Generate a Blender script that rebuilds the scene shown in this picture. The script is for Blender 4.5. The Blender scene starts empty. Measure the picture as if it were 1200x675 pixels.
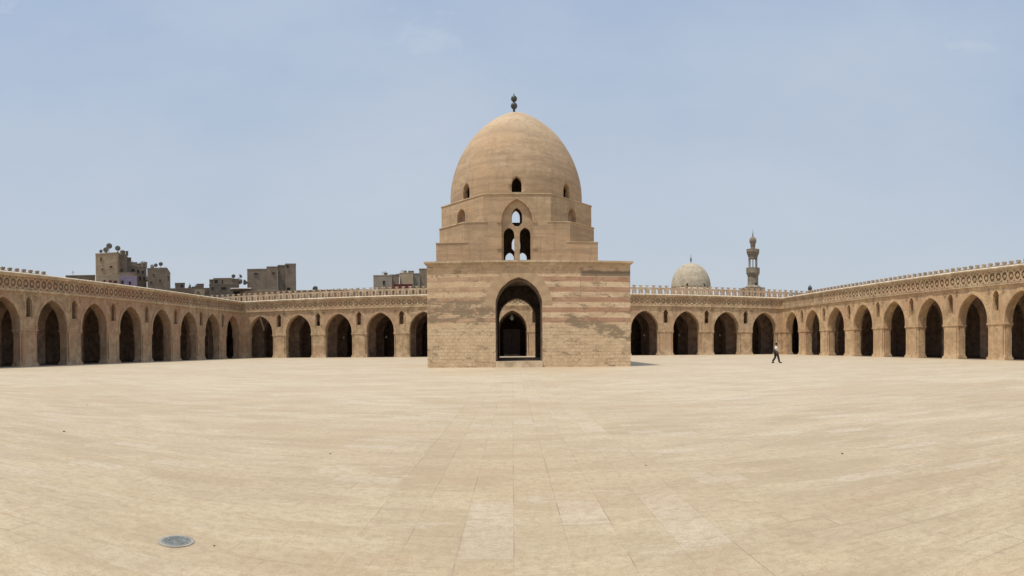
import bpy, bmesh, math, random
from mathutils import Vector, Matrix
from mathutils.geometry import tessellate_polygon
R = math.radians
random.seed(7)
sc = bpy.context.scene
C = sc.collection

# ------------------------------------------------------------------ camera (stitched cylindrical panorama)
F = 676.0; CX = 600.7; CY = 414.5; EYE = 1.5
TILT = Matrix.Rotation(R(0.42), 4, 'Y') @ Matrix.Rotation(R(-0.68), 4, 'X')
cd = bpy.data.cameras.new('camera'); cam = bpy.data.objects.new('camera', cd); C.objects.link(cam)
cd.type = 'PANO'; cd.panorama_type = 'CENTRAL_CYLINDRICAL'
cd.central_cylindrical_range_u_min = -CX / F; cd.central_cylindrical_range_u_max = (1200 - CX) / F
cd.central_cylindrical_range_v_min = -(675 - CY) / F; cd.central_cylindrical_range_v_max = CY / F
cd.central_cylindrical_radius = 1.0
cd.clip_start = 0.1; cd.clip_end = 6000
cam.matrix_world = Matrix.Translation((0, 0, EYE)) @ TILT @ Matrix.Rotation(R(90), 4, 'X')
sc.camera = cam

def at(x, y, d):
    th = (x - CX) / F
    v = TILT.to_3x3() @ Vector((math.sin(th), math.cos(th), (CY - y) / F))
    v *= d / math.hypot(v.x, v.y)
    return Vector((v.x, v.y, v.z + EYE))
def on_ground(x, y):
    th = (x - CX) / F
    v = TILT.to_3x3() @ Vector((math.sin(th), math.cos(th), (CY - y) / F))
    v *= -EYE / v.z
    return Vector((v.x, v.y, 0))

# ------------------------------------------------------------------ sky, sun, exposure
SUN_EL = R(67); SUN_AZ = R(234)          # azimuth clockwise from +Y: the sun stands high, to the left and a little behind
w = bpy.data.worlds.new('World'); sc.world = w; w.use_nodes = True
nt = w.node_tree; nt.nodes.clear()
wo = nt.nodes.new('ShaderNodeOutputWorld'); bg = nt.nodes.new('ShaderNodeBackground')
sky = nt.nodes.new('ShaderNodeTexSky'); sky.sky_type = 'NISHITA'; sky.sun_disc = False
sky.sun_elevation = SUN_EL; sky.sun_rotation = SUN_AZ
sky.air_density = 1.0; sky.dust_density = 4.0; sky.ozone_density = 1.0; sky.altitude = 50
tc = nt.nodes.new('ShaderNodeTexCoord')
mp = nt.nodes.new('ShaderNodeMapping'); mp.inputs['Scale'].default_value = (1.0, 1.0, 2.2)
nz = nt.nodes.new('ShaderNodeTexNoise'); nz.inputs['Scale'].default_value = 1.7; nz.inputs['Detail'].default_value = 7; nz.inputs['Roughness'].default_value = .55
rp = nt.nodes.new('ShaderNodeValToRGB'); rp.color_ramp.elements[0].position = .42; rp.color_ramp.elements[1].position = .80
rp.color_ramp.elements[0].color = (0, 0, 0, 1); rp.color_ramp.elements[1].color = (.55, .55, .55, 1)
mxc = nt.nodes.new('ShaderNodeMix'); mxc.data_type = 'RGBA'
mxc.inputs[7].default_value = (6.6, 7.2, 8.0, 1)
sepz = nt.nodes.new('ShaderNodeSeparateXYZ'); elev = nt.nodes.new('ShaderNodeMapRange'); elev.inputs['From Max'].default_value = .55; elev.clamp = True
hz = nt.nodes.new('ShaderNodeMix'); hz.data_type = 'RGBA'     # dusty air: paler towards the horizon
hz.inputs[6].default_value = (6.8, 7.45, 8.0, 1); hz.inputs[7].default_value = (4.6, 5.95, 8.1, 1)
veil = nt.nodes.new('ShaderNodeMix'); veil.data_type = 'RGBA'; veil.inputs[0].default_value = .85
L = nt.links.new
L(tc.outputs['Generated'], mp.inputs['Vector']); L(mp.outputs[0], nz.inputs['Vector']); L(nz.outputs['Fac'], rp.inputs[0])
L(tc.outputs['Generated'], sepz.inputs[0]); L(sepz.outputs[2], elev.inputs[0]); L(elev.outputs[0], hz.inputs[0]); L(hz.outputs[2], veil.inputs[7])
L(sky.outputs[0], veil.inputs[6]); L(veil.outputs[2], mxc.inputs[6]); L(rp.outputs[0], mxc.inputs[0])
mp2 = nt.nodes.new('ShaderNodeMapping'); mp2.inputs['Scale'].default_value = (1.0, 1.0, 2.4); mp2.inputs['Location'].default_value = (3.1, 1.7, .4)
nz2 = nt.nodes.new('ShaderNodeTexNoise'); nz2.inputs['Scale'].default_value = 5.5; nz2.inputs['Detail'].default_value = 9; nz2.inputs['Roughness'].default_value = .6
mr2 = nt.nodes.new('ShaderNodeMapRange'); mr2.inputs['From Min'].default_value = .60; mr2.inputs['From Max'].default_value = .80; mr2.inputs['To Max'].default_value = .45; mr2.clamp = True
hi2 = nt.nodes.new('ShaderNodeMapRange'); hi2.inputs['From Min'].default_value = .38; hi2.inputs['From Max'].default_value = .5; hi2.clamp = True
ml2 = nt.nodes.new('ShaderNodeMath'); ml2.operation = 'MULTIPLY'
wisp = nt.nodes.new('ShaderNodeMix'); wisp.data_type = 'RGBA'; wisp.inputs[7].default_value = (8.6, 8.8, 9.2, 1)
L(tc.outputs['Generated'], mp2.inputs['Vector']); L(mp2.outputs[0], nz2.inputs['Vector']); L(nz2.outputs['Fac'], mr2.inputs[0]); L(sepz.outputs[2], hi2.inputs[0])
L(mr2.outputs[0], ml2.inputs[0]); L(hi2.outputs[0], ml2.inputs[1]); L(ml2.outputs[0], wisp.inputs[0]); L(mxc.outputs[2], wisp.inputs[6])
L(wisp.outputs[2], bg.inputs['Color']); L(bg.outputs[0], wo.inputs['Surface'])
bg.inputs['Strength'].default_value = 0.09
sl = bpy.data.lights.new('sun', 'SUN'); sun = bpy.data.objects.new('sun', sl); C.objects.link(sun)
sl.energy = 3.3; sl.angle = R(0.6); sl.color = (1, .95, .87)
sd = Vector((math.sin(SUN_AZ) * math.cos(SUN_EL), math.cos(SUN_AZ) * math.cos(SUN_EL), math.sin(SUN_EL)))
sun.rotation_euler = sd.to_track_quat('Z', 'Y').to_euler(); sun.location = (0, 0, 60)
sc.view_settings.view_transform = 'Standard'; sc.view_settings.look = 'None'
sc.view_settings.exposure = 0.0; sc.view_settings.gamma = 1.0
try: sc.view_settings.use_curve_mapping = False
except Exception: pass
sc.render.engine = 'CYCLES'
sc.cycles.max_bounces = 6; sc.cycles.diffuse_bounces = 4

# ------------------------------------------------------------------ materials
class N:
    """small wrapper for building node materials"""
    def __init__(s, name, rough=.9, spec=.15):
        s.m = bpy.data.materials.new(name); s.m.use_nodes = True
        s.t = s.m.node_tree; s.b = s.t.nodes['Principled BSDF']
        s.b.inputs['Roughness'].default_value = rough; s.b.inputs['Specular IOR Level'].default_value = spec
        s.geo = s.t.nodes.new('ShaderNodeNewGeometry')
    def set(s, sock, v):
        if hasattr(v, 'is_output') or isinstance(v, bpy.types.NodeSocket): s.t.links.new(v, sock)
        else:
            sock.default_value = v
    def math(s, op, a, b=0.0, c=None, clamp=False):
        n = s.t.nodes.new('ShaderNodeMath'); n.operation = op; n.use_clamp = clamp
        s.set(n.inputs[0], a); s.set(n.inputs[1], b)
        if c is not None: s.set(n.inputs[2], c)
        return n.outputs[0]
    def sep(s, v):
        n = s.t.nodes.new('ShaderNodeSeparateXYZ'); s.set(n.inputs[0], v); return n.outputs
    def comb(s, x, y, z):
        n = s.t.nodes.new('ShaderNodeCombineXYZ'); s.set(n.inputs[0], x); s.set(n.inputs[1], y); s.set(n.inputs[2], z); return n.outputs[0]
    def scale(s, v, k):
        n = s.t.nodes.new('ShaderNodeMapping'); s.set(n.inputs['Vector'], v); n.inputs['Scale'].default_value = k; return n.outputs[0]
    def noise(s, v, sc_, det=4, rough=.55, dist=0):
        n = s.t.nodes.new('ShaderNodeTexNoise'); s.set(n.inputs['Vector'], v)
        n.inputs['Scale'].default_value = sc_; n.inputs['Detail'].default_value = det; n.inputs['Roughness'].default_value = rough
        n.inputs['Distortion'].default_value = dist
        return n.outputs['Fac']
    def ramp(s, f, a, b, lo=0.0, hi=1.0):
        n = s.t.nodes.new('ShaderNodeMapRange'); n.clamp = True; n.interpolation_type = 'SMOOTHSTEP'
        s.set(n.inputs['Value'], f); n.inputs['From Min'].default_value = a; n.inputs['From Max'].default_value = b
        n.inputs['To Min'].default_value = lo; n.inputs['To Max'].default_value = hi
        return n.outputs[0]
    def mix(s, f, a, b, mode='MIX'):
        n = s.t.nodes.new('ShaderNodeMix'); n.data_type = 'RGBA'; n.blend_type = mode
        s.set(n.inputs[0], f)
        for i, v in ((6, a), (7, b)):
            if isinstance(v, tuple): n.inputs[i].default_value = (*v, 1) if len(v) == 3 else v
            else: s.set(n.inputs[i], v)
        return n.outputs[2]
    def brick(s, v, w_, h, mortar=.01, offset=.5, bias=0, squash=1.0):
        n = s.t.nodes.new('ShaderNodeTexBrick'); s.set(n.inputs['Vector'], v)
        n.inputs['Scale'].default_value = 1; n.inputs['Brick Width'].default_value = w_; n.inputs['Row Height'].default_value = h
        n.inputs['Mortar Size'].default_value = mortar; n.inputs['Mortar Smooth'].default_value = .3
        n.inputs['Color1'].default_value = (0, 0, 0, 1); n.inputs['Color2'].default_value = (1, 1, 1, 1); n.inputs['Mortar'].default_value = (.5, .5, .5, 1)
        n.inputs['Bias'].default_value = bias; n.offset = offset; n.squash = squash
        return n.outputs['Color'], n.outputs['Fac']
    def wall_uv(s):
        """(along the wall, height) from the world position, for upright faces"""
        p = s.sep(s.geo.outputs['Position']); nn = s.sep(s.geo.outputs['True Normal'])
        f = s.math('GREATER_THAN', s.math('ABSOLUTE', nn[0]), s.math('ABSOLUTE', nn[1]))
        u = s.math('ADD', s.math('MULTIPLY', p[0], s.math('SUBTRACT', 1.0, f)), s.math('MULTIPLY', p[1], f))
        return s.comb(u, p[2], 0.0), u, p[2]
    def bump(s, h, st=.3, d=.03):
        n = s.t.nodes.new('ShaderNodeBump'); n.inputs['Strength'].default_value = st; n.inputs['Distance'].default_value = d
        s.set(n.inputs['Height'], h); s.t.links.new(n.outputs[0], s.b.inputs['Normal'])
    def col(s, c, gain=None):
        if gain: c = s.mix(1.0, c, gain, 'MULTIPLY')
        if isinstance(c, tuple): s.b.inputs['Base Color'].default_value = (*c, 1)
        else: s.set(s.b.inputs['Base Color'], c)
        return s.m

def mat_plain(name, c, rough=.8, metal=0.0, var=.25, sc_=3.0):
    n = N(name, rough); n.b.inputs['Metallic'].default_value = metal
    f = n.noise(n.geo.outputs['Position'], sc_, 5, .65)
    d = tuple(x * (1 - var) for x in c); u = tuple(min(1, x * (1 + var)) for x in c)
    return n.col(n.mix(n.ramp(f, .3, .7), d, u))

def mat_stucco(name, base=(.42, .30, .185), red=(.40, .22, .13), pale=(.56, .44, .30), dark=(.24, .175, .115), brick_amt=.5, streak=.5, gain=(1.40, 1.36, 1.26)):
    n = N(name, .93); P = n.geo.outputs['Position']
    uv, u, z = n.wall_uv()
    big = n.noise(P, .20, 5, .6, .4); mid = n.noise(P, 1.1, 7, .7, .3); fine = n.noise(P, 7, 6, .75)
    c = n.mix(n.ramp(mid, .38, .62), tuple(x * .74 for x in base), tuple(x * 1.2 for x in base))
    c = n.mix(n.ramp(big, .46, .6, 0, .7), c, red)                       # reddish areas where the plaster thinned
    c = n.mix(n.ramp(n.noise(P, .45, 7, .75, .8), .54, .66, 0, .7), c, pale)
    bc, bf = n.brick(uv, .52, .17, .014)
    patch = n.math('MULTIPLY', n.ramp(n.noise(P, .4, 6, .65, .5), .49, .58), brick_amt)
    c = n.mix(n.math('MULTIPLY', patch, n.math('MULTIPLY', bc, .8)), c, red)
    c = n.mix(n.math('MULTIPLY', patch, n.math('MULTIPLY', bf, .8)), c, dark)
    st = n.noise(n.scale(P, (1.8, 1.8, .16)), 1.5, 7, .75)                 # rain streaks
    c = n.mix(n.math('MULTIPLY', n.ramp(st, .48, .66), streak), c, dark)
    c = n.mix(n.ramp(n.noise(P, 2.6, 7, .8, .6), .56, .68, 0, .6), c, dark)
    c = n.mix(n.ramp(fine, .4, .66, 0, .4), c, dark)
    low = n.math('MULTIPLY', n.ramp(z, 0, 1.6, 1, 0), n.ramp(n.noise(P, .8, 6, .75), .42, .58, 0, .8))
    c = n.mix(low, c, pale)                                               # salts rising at the foot of the walls
    n.bump(n.math('ADD', n.math('ADD', n.math('MULTIPLY', fine, .5), mid), n.math('MULTIPLY', n.math('MULTIPLY', patch, bf), -.8)), .7, .06)
    return n.col(c, gain)

M = {}
M['stucco'] = mat_stucco('arcade_stucco', base=(.40, .29, .185), red=(.36, .235, .155), pale=(.50, .40, .29), dark=(.20, .15, .105), brick_amt=.5, streak=.5)
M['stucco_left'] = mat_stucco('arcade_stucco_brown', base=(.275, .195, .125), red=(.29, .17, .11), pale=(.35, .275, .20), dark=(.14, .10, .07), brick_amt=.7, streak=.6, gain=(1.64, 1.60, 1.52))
M['stucco_right'] = mat_stucco('arcade_stucco_ochre', base=(.43, .305, .185), red=(.40, .255, .165), pale=(.52, .40, .27), dark=(.22, .155, .10))
M['trim'] = mat_stucco('pale_trim', base=(.42, .335, .235), red=(.38, .28, .19), pale=(.52, .43, .32), dark=(.24, .18, .12), brick_amt=.1, streak=.6)
M['carved'] = mat_stucco('carved_stucco', base=(.41, .31, .20), red=(.38, .25, .165), pale=(.50, .39, .27), dark=(.16, .115, .08), brick_amt=.1, streak=.7)
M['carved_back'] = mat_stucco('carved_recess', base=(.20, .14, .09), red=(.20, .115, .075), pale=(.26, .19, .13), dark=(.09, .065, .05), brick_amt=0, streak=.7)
M['cresting'] = mat_stucco('cresting_stucco', base=(.42, .33, .24), red=(.40, .28, .20), pale=(.50, .41, .31), dark=(.20, .15, .11), brick_amt=0, streak=.6)
M['coping'] = mat_stucco('lime_coping', base=(.52, .45, .36), red=(.50, .40, .30), pale=(.56, .50, .42), dark=(.34, .28, .2), brick_amt=0, streak=.3)
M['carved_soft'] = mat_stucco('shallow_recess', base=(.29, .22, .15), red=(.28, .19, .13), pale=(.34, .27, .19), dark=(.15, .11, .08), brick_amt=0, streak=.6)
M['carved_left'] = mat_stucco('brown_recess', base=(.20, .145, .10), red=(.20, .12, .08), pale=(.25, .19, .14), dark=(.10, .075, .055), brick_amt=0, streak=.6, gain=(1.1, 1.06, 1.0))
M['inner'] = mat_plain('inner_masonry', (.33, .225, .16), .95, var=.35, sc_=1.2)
M['inner_shade'] = mat_plain('shade_dark_masonry', (.16, .12, .09), .95, var=.4, sc_=1.5)  # stone darkened for the pavilion's inside: interior shade put into the colour
M['wood'] = mat_plain('dark_wood', (.055, .04, .034), .7)
M['metal_dark'] = mat_plain('weathered_copper', (.09, .10, .09), .5, .3)
M['glass_lamp'] = mat_plain('pale_lamp_glass', (.26, .27, .24), .4)

def mat_tower():
    n = N('tower_plaster', .93); P = n.geo.outputs['Position']
    p = n.sep(P)
    big = n.noise(P, .28, 5, .6, .3); mid = n.noise(n.scale(P, (1, 1, 1.8)), 1.3, 7, .7, .3); fine = n.noise(P, 11, 5, .7)
    c = n.mix(n.ramp(mid, .3, .7), (.32, .235, .15), (.45, .34, .225))
    c = n.mix(n.ramp(big, .45, .6, 0, .6), c, (.43, .30, .185))
    band = n.noise(n.comb(n.math('MULTIPLY', p[0], .12), n.math('MULTIPLY', p[1], .12), n.math('MULTIPLY', p[2], 1.5)), 1.2, 6, .7, .3)
    c = n.mix(n.ramp(band, .46, .6, 0, .6), c, (.29, .21, .14))
    top = n.math('MULTIPLY', n.ramp(p[2], 17.5, 20.8), n.ramp(n.noise(P, .7, 6, .7), .35, .6, .2, .8))
    c = n.mix(top, c, (.50, .405, .28))                                     # crown of the dome coloured lighter, as the light falls on it
    crack = n.noise(n.scale(P, (.6, .6, 2.2)), 2.3, 8, .8, .8)
    c = n.mix(n.ramp(crack, .57, .64, 0, .5), c, (.22, .16, .11))
    st = n.noise(n.scale(P, (2.2, 2.2, .2)), 1.6, 6, .7)
    c = n.mix(n.math('MULTIPLY', n.ramp(st, .5, .68), .4), c, (.22, .165, .115))
    n.bump(n.math('ADD', mid, n.math('MULTIPLY', fine, .4)), .45, .04)
    return n.col(c, (1.2, 1.135, 1.07))
M['tower'] = mat_tower()

def mat_ablaq():
    """old striped ashlar of the pavilion's cube"""
    n = N('striped_ashlar', .92); P = n.geo.outputs['Position']
    uv, u, z = n.wall_uv(); x = u
    wob = n.math('MULTIPLY', n.math('SUBTRACT', n.noise(P, .6, 3), .5), .05)
    z2 = n.math('ADD', z, wob)
    bc, bf = n.brick(n.comb(u, n.math('ADD', z2, .015), 0.0), .78, .375, .013, .43)
    bc2, bf2 = n.brick(n.comb(u, n.math('ADD', z2, .14), 0.0), .42, .25, .012, .37)
    mid = n.noise(P, 1.4, 7, .7, .4); fine = n.noise(P, 10, 6, .75); blot = n.noise(n.scale(P, (.6, .6, 1.3)), .9, 7, .7, .8)
    # lower, plain courses
    plain = n.mix(n.ramp(mid, .38, .62), (.40, .305, .20), (.49, .385, .26))
    plain = n.mix(n.math('MULTIPLY', bc2, .30), plain, (.62, .49, .33))
    plain = n.mix(n.math('MULTIPLY', bf2, n.ramp(blot, .4, .6, .25, .9)), plain, (.26, .19, .13))
    # striped courses: red and cream in turn, .375 m each
    ph = n.math('FRACT', n.math('DIVIDE', n.math('SUBTRACT', z2, 3.235), .75))
    isred = n.math('MULTIPLY', n.ramp(ph, .0, .03), n.ramp(ph, .49, .52, 1, 0))
    cream = n.mix(n.math('MULTIPLY', bc, .7), (.50, .385, .26), (.60, .485, .34)); redc = n.mix(bc, (.285, .16, .11), (.37, .23, .155))
    fade = n.ramp(n.math('ADD', n.math('MULTIPLY', x, .045), n.math('MULTIPLY', n.noise(P, .4, 5, .6), 1.5)), .5, .9, .5, 1.0)
    stripes = n.mix(n.math('MULTIPLY', isred, fade), n.mix(n.math('SUBTRACT', 1.0, fade), cream, (.48, .35, .225)), redc)
    stripes = n.mix(n.ramp(blot, .48, .62, 0, .6), stripes, (.36, .25, .165))
    stripes = n.mix(n.math('MULTIPLY', bf, .45), stripes, (.30, .20, .14))
    zz = n.math('ADD', z, n.math('MULTIPLY', n.math('SUBTRACT', n.noise(P, .35, 4), .5), 1.6))
    c = n.mix(n.ramp(zz, 2.95, 3.15), plain, stripes)
    topb = n.mix(n.ramp(mid, .35, .65), (.34, .235, .15), (.47, .34, .22))
    c = n.mix(n.ramp(z2, 6.72, 6.8, 0, .9), c, topb)
    # weathered grey-brown courses (long horizontal stains)
    rowz = n.math('MULTIPLY', n.math('FLOOR', n.math('DIVIDE', n.math('ADD', z2, .14), .25)), .25)
    g = n.noise(n.comb(n.math('MULTIPLY', u, .5), n.math('ADD', n.math('MULTIPLY', rowz, .9), n.math('MULTIPLY', z, .7)), 0.0), 1.5, 8, .78, .5)
    lm = n.math('MULTIPLY', n.ramp(x, -.6, -2.6), n.math('MULTIPLY', n.ramp(z, 2.9, 3.7), n.ramp(z, 5.3, 4.5)))
    rl = n.math('ADD', z, n.math('MULTIPLY', x, .28))
    rm = n.math('MULTIPLY', n.ramp(x, 3.2, 4.6), n.math('MULTIPLY', n.ramp(rl, 4.1, 4.5), n.ramp(rl, 5.4, 4.9)))
    msk = n.math('ADD', n.math('MULTIPLY', n.math('MAXIMUM', lm, rm), .125), g)
    c = n.mix(n.ramp(msk, .53, .63, 0, .85), c, (.18, .142, .098))
    c = n.mix(n.math('MULTIPLY', n.math('MULTIPLY', n.ramp(x, 5.0, 5.1), n.ramp(n.math('ADD', z, n.math('MULTIPLY', fine, .15)), 6.68, 6.78)),
              n.ramp(n.math('ADD', z, n.math('MULTIPLY', mid, .3)), 7.28, 7.14, 0, .85)), c, (.12, .095, .07))    # lost band, upper right
    pit = n.noise(n.scale(P, (.7, .7, 2.6)), 2.2, 8, .78, .6)
    c = n.mix(n.ramp(pit, .58, .65, 0, .8), c, (.15, .11, .075))
    c = n.mix(n.ramp(fine, .42, .66, 0, .4), c, (.23, .17, .115))
    seam = n.math('COMPARE', x, 5.0, .025); seam = n.math('MULTIPLY', seam, n.ramp(z, 4.8, 5.0))
    c = n.mix(n.math('MULTIPLY', seam, .6), c, (.22, .16, .11))
    h = n.math('ADD', n.math('ADD', mid, n.math('MULTIPLY', fine, .6)), n.math('MULTIPLY', bf2, -.7))
    n.bump(n.math('ADD', h, n.math('MULTIPLY', n.ramp(pit, .6, .72), -1.2)), .55, .05)
    return n.col(c, (1.4, 1.34, 1.25))
M['ablaq'] = mat_ablaq()

def mat_paving(name, wid, row, rot=False, seed=0.0):
    n = N(name, .62, .45); P = n.geo.outputs['Position']; p = n.sep(P)
    wob = n.math('MULTIPLY', n.math('SUBTRACT', n.noise(P, .3, 2), .5), .12)
    uu, vv = (p[1], p[0]) if rot else (p[0], n.math('ADD', p[1], wob))
    bc, bf = n.brick(n.comb(n.math('ADD', uu, seed), vv, 0.0), wid, row, .005, .37, 0)
    cu = n.math('ADD', n.math('FLOOR', n.math('DIVIDE', vv, row)), seed)
    tn = n.noise(n.comb(n.math('MULTIPLY', uu, .5), n.math('MULTIPLY', cu, 3.7), 0.0), 1.0, 3, .6)     # tone running along each course
    big = n.noise(n.scale(P, (.55, 1.0, 1)), .2, 6, .65, .5); mid = n.noise(n.scale(P, (.5, 1.4, 1)), .9, 7, .75, .6)
    fine = n.noise(P, 11, 7, .8); grit = n.noise(P, 55, 3, .7); vein = n.noise(n.scale(P, (.8, 2.6, 1)), 2.4, 8, .82, 1.4)
    c = n.mix(n.ramp(mid, .38, .62), (.415, .335, .23), (.515, .43, .305))
    c = n.mix(n.ramp(tn, .42, .62, 0, .28), c, (.55, .475, .36))
    c = n.mix(n.ramp(tn, .44, .34, 0, .22), c, (.375, .295, .20))
    c = n.mix(n.ramp(bc, .88, .96, 0, .42), c, (.56, .495, .425))
    c = n.mix(n.ramp(bc, .12, .03, 0, .3), c, (.36, .285, .19))
    c = n.mix(n.ramp(big, .47, .6, 0, .5), c, (.42, .315, .21))
    c = n.mix(n.ramp(big, .45, .34, 0, .4), c, (.54, .46, .335))
    c = n.mix(n.ramp(vein, .53, .62, 0, .5), c, (.36, .265, .175))
    c = n.mix(n.ramp(n.noise(P, 1.0, 7, .75, .6), .56, .68, 0, .45), c, (.45, .305, .205))
    c = n.mix(n.ramp(n.noise(n.scale(P, (.6, 1.3, 1)), 1.1, 7, .75, .8), .56, .66, 0, .4), c, (.59, .53, .45))
    c = n.mix(n.ramp(fine, .44, .62, 0, .5), c, (.33, .25, .17))
    c = n.mix(n.ramp(grit, .52, .66, 0, .45), c, (.27, .2, .135))
    near_tone = n.ramp(n.math('ADD', p[1], n.math('MULTIPLY', n.noise(n.scale(P, (.5, 1, 1)), .35, 5, .6), 16)), 9, 30, 1, 0)   # slabs turn browner and darker towards the near end
    c = n.mix(n.math('MULTIPLY', near_tone, .7), c, (.80, .745, .66), 'MULTIPLY')
    jf = n.math('MULTIPLY', bf, n.ramp(n.noise(P, 1.1, 4, .6), .46, .6, .05, .6))
    c = n.mix(jf, c, (.2, .145, .1))
    n.bump(n.math('ADD', n.math('ADD', n.math('MULTIPLY', fine, .7), n.math('MULTIPLY', mid, .5)), n.math('MULTIPLY', bf, -.8)), .45, .012)
    return n.col(c, (1.25, 1.23, 1.165))
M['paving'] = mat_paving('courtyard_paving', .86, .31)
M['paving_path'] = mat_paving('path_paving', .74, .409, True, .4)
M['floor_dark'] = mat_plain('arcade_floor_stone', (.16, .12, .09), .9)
M['earth'] = mat_plain('dusty_earth', (.33, .26, .18), .95, var=.2, sc_=.2)

# ------------------------------------------------------------------ mesh helpers
def link(name, bm, m, parent=None, smooth=False, mats=None):
    me = bpy.data.meshes.new(name)
    bmesh.ops.recalc_face_normals(bm, faces=bm.faces)
    bm.to_mesh(me); bm.free()
    for x in (mats or [m]): me.materials.append(x)
    if smooth:
        for p in me.polygons: p.use_smooth = True
    o = bpy.data.objects.new(name, me); C.objects.link(o)
    if parent: o.parent = parent
    return o
def tag(o, label, cat=None, group=None):
    o['label'] = label
    if cat: o['category'] = cat
    if group: o['group'] = group
    return o
def root(name, loc, rz, label, cat, group=None):
    o = bpy.data.objects.new(name, None); C.objects.link(o); o.location = loc; o.rotation_euler = (0, 0, rz)
    return tag(o, label, cat, group)
def struct(o): o['kind'] = 'structure'; return o
def box(bm, x0, x1, y0, y1, z0, z1, mi=0):
    v = [bm.verts.new(c) for c in ((x0, y0, z0), (x1, y0, z0), (x1, y1, z0), (x0, y1, z0), (x0, y0, z1), (x1, y0, z1), (x1, y1, z1), (x0, y1, z1))]
    for f in ((0, 3, 2, 1), (4, 5, 6, 7), (0, 1, 5, 4), (1, 2, 6, 5), (2, 3, 7, 6), (3, 0, 4, 7)):
        bm.faces.new([v[i] for i in f]).material_index = mi
def plate(bm, outline, holes, d0, d1, fn=None, mi=0, mb=None):
    """flat shape with holes in (u, z), extruded from depth d0 to d1; fn maps (u, depth, z) to a point"""
    fn = fn or (lambda u, d, z: (u, d, z))
    loops = [outline] + list(holes)
    tris = tessellate_polygon([[Vector((a, b, 0)) for a, b in l] for l in loops])
    flat = [p for l in loops for p in l]
    A = [bm.verts.new(fn(u, d0, z)) for u, z in flat]; B = [bm.verts.new(fn(u, d1, z)) for u, z in flat]
    for t in tris:
        try:
            bm.faces.new([A[i] for i in t]).material_index = mi; bm.faces.new([B[i] for i in reversed(t)]).material_index = mi if mb is None else mb
        except ValueError: pass
    k = 0
    for l in loops:
        n = len(l)
        for i in range(n):
            j = (i + 1) % n
            bm.faces.new((A[k + i], A[k + j], B[k + j], B[k + i])).material_index = mi
        k += n
def prism(bm, poly, z0, z1):
    A = [bm.verts.new((x, y, z0)) for x, y in poly]; B = [bm.verts.new((x, y, z1)) for x, y in poly]
    bm.faces.new(A[::-1]); bm.faces.new(B)
    for i in range(len(poly)):
        j = (i + 1) % len(poly); bm.faces.new((A[i], A[j], B[j], B[i]))
def lathe(bm, prof, cx=0, cy=0, seg=12, cap=True, mi=0):
    rings = []
    for r, z in prof:
        rings.append([bm.verts.new((cx + r * math.cos(2 * math.pi * i / seg), cy + r * math.sin(2 * math.pi * i / seg), z)) for i in range(seg)])
    for a, b in zip(rings, rings[1:]):
        for i in range(seg):
            j = (i + 1) % seg; bm.faces.new((a[i], a[j], b[j], b[i])).material_index = mi
    if cap:
        bm.faces.new(rings[0][::-1]).material_index = mi; bm.faces.new(rings[-1]).material_index = mi
def tube(bm, a, b, r, seg=6, r2=None):
    a = Vector(a); b = Vector(b); d = (b - a); q = d.to_track_quat('Z', 'Y'); r2 = r if r2 is None else r2
    A = [bm.verts.new(a + q @ Vector((r * math.cos(2 * math.pi * i / seg), r * math.sin(2 * math.pi * i / seg), 0))) for i in range(seg)]
    B = [bm.verts.new(b + q @ Vector((r2 * math.cos(2 * math.pi * i / seg), r2 * math.sin(2 * math.pi * i / seg), 0))) for i in range(seg)]
    bm.faces.new(A[::-1]); bm.faces.new(B)
    for i in range(seg):
        j = (i + 1) % seg; bm.faces.new((A[i], A[j], B[j], B[i]))
def arch(cx, a, zs, za, n=12, stilt=.0):
    """pointed arch from the left spring to the right spring, both included"""
    h = za - zs - stilt
    e = (h * h - a * a) / (2 * a); e = max(e, 0.0); r = a + e
    t1 = math.atan2(h, e) if e > 0 else math.pi / 2
    rt = [(cx - e + r * math.cos(t1 * i / n), zs + stilt + r * math.sin(t1 * i / n) * (h / math.sqrt(r * r - e * e))) for i in range(n + 1)]
    if stilt: rt = [(cx + a, zs)] + rt
    lf = [(2 * cx - x, z) for x, z in rt]
    return lf + rt[::-1][1:]
def copy_tree(o, parent=None):
    c = o.copy(); C.objects.link(c); c.parent = parent
    for ch in o.children: copy_tree(ch, c)
    return c

# ------------------------------------------------------------------ ground
def sheet(name, x0, x1, y0, y1, z, m):
    bm = bmesh.new(); v = [bm.verts.new(c) for c in ((x0, y0, z), (x1, y0, z), (x1, y1, z), (x0, y1, z))]; bm.faces.new(v)
    return struct(link(name, bm, m))
PX0, PX1 = -1.27, 2.0
sheet('ground', -3000, 3000, -3000, 3000, -.03, M['earth'])
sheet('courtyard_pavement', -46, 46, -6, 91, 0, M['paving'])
sheet('central_path', PX0, PX1, -6, 42.2, .004, M['paving_path'])

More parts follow.
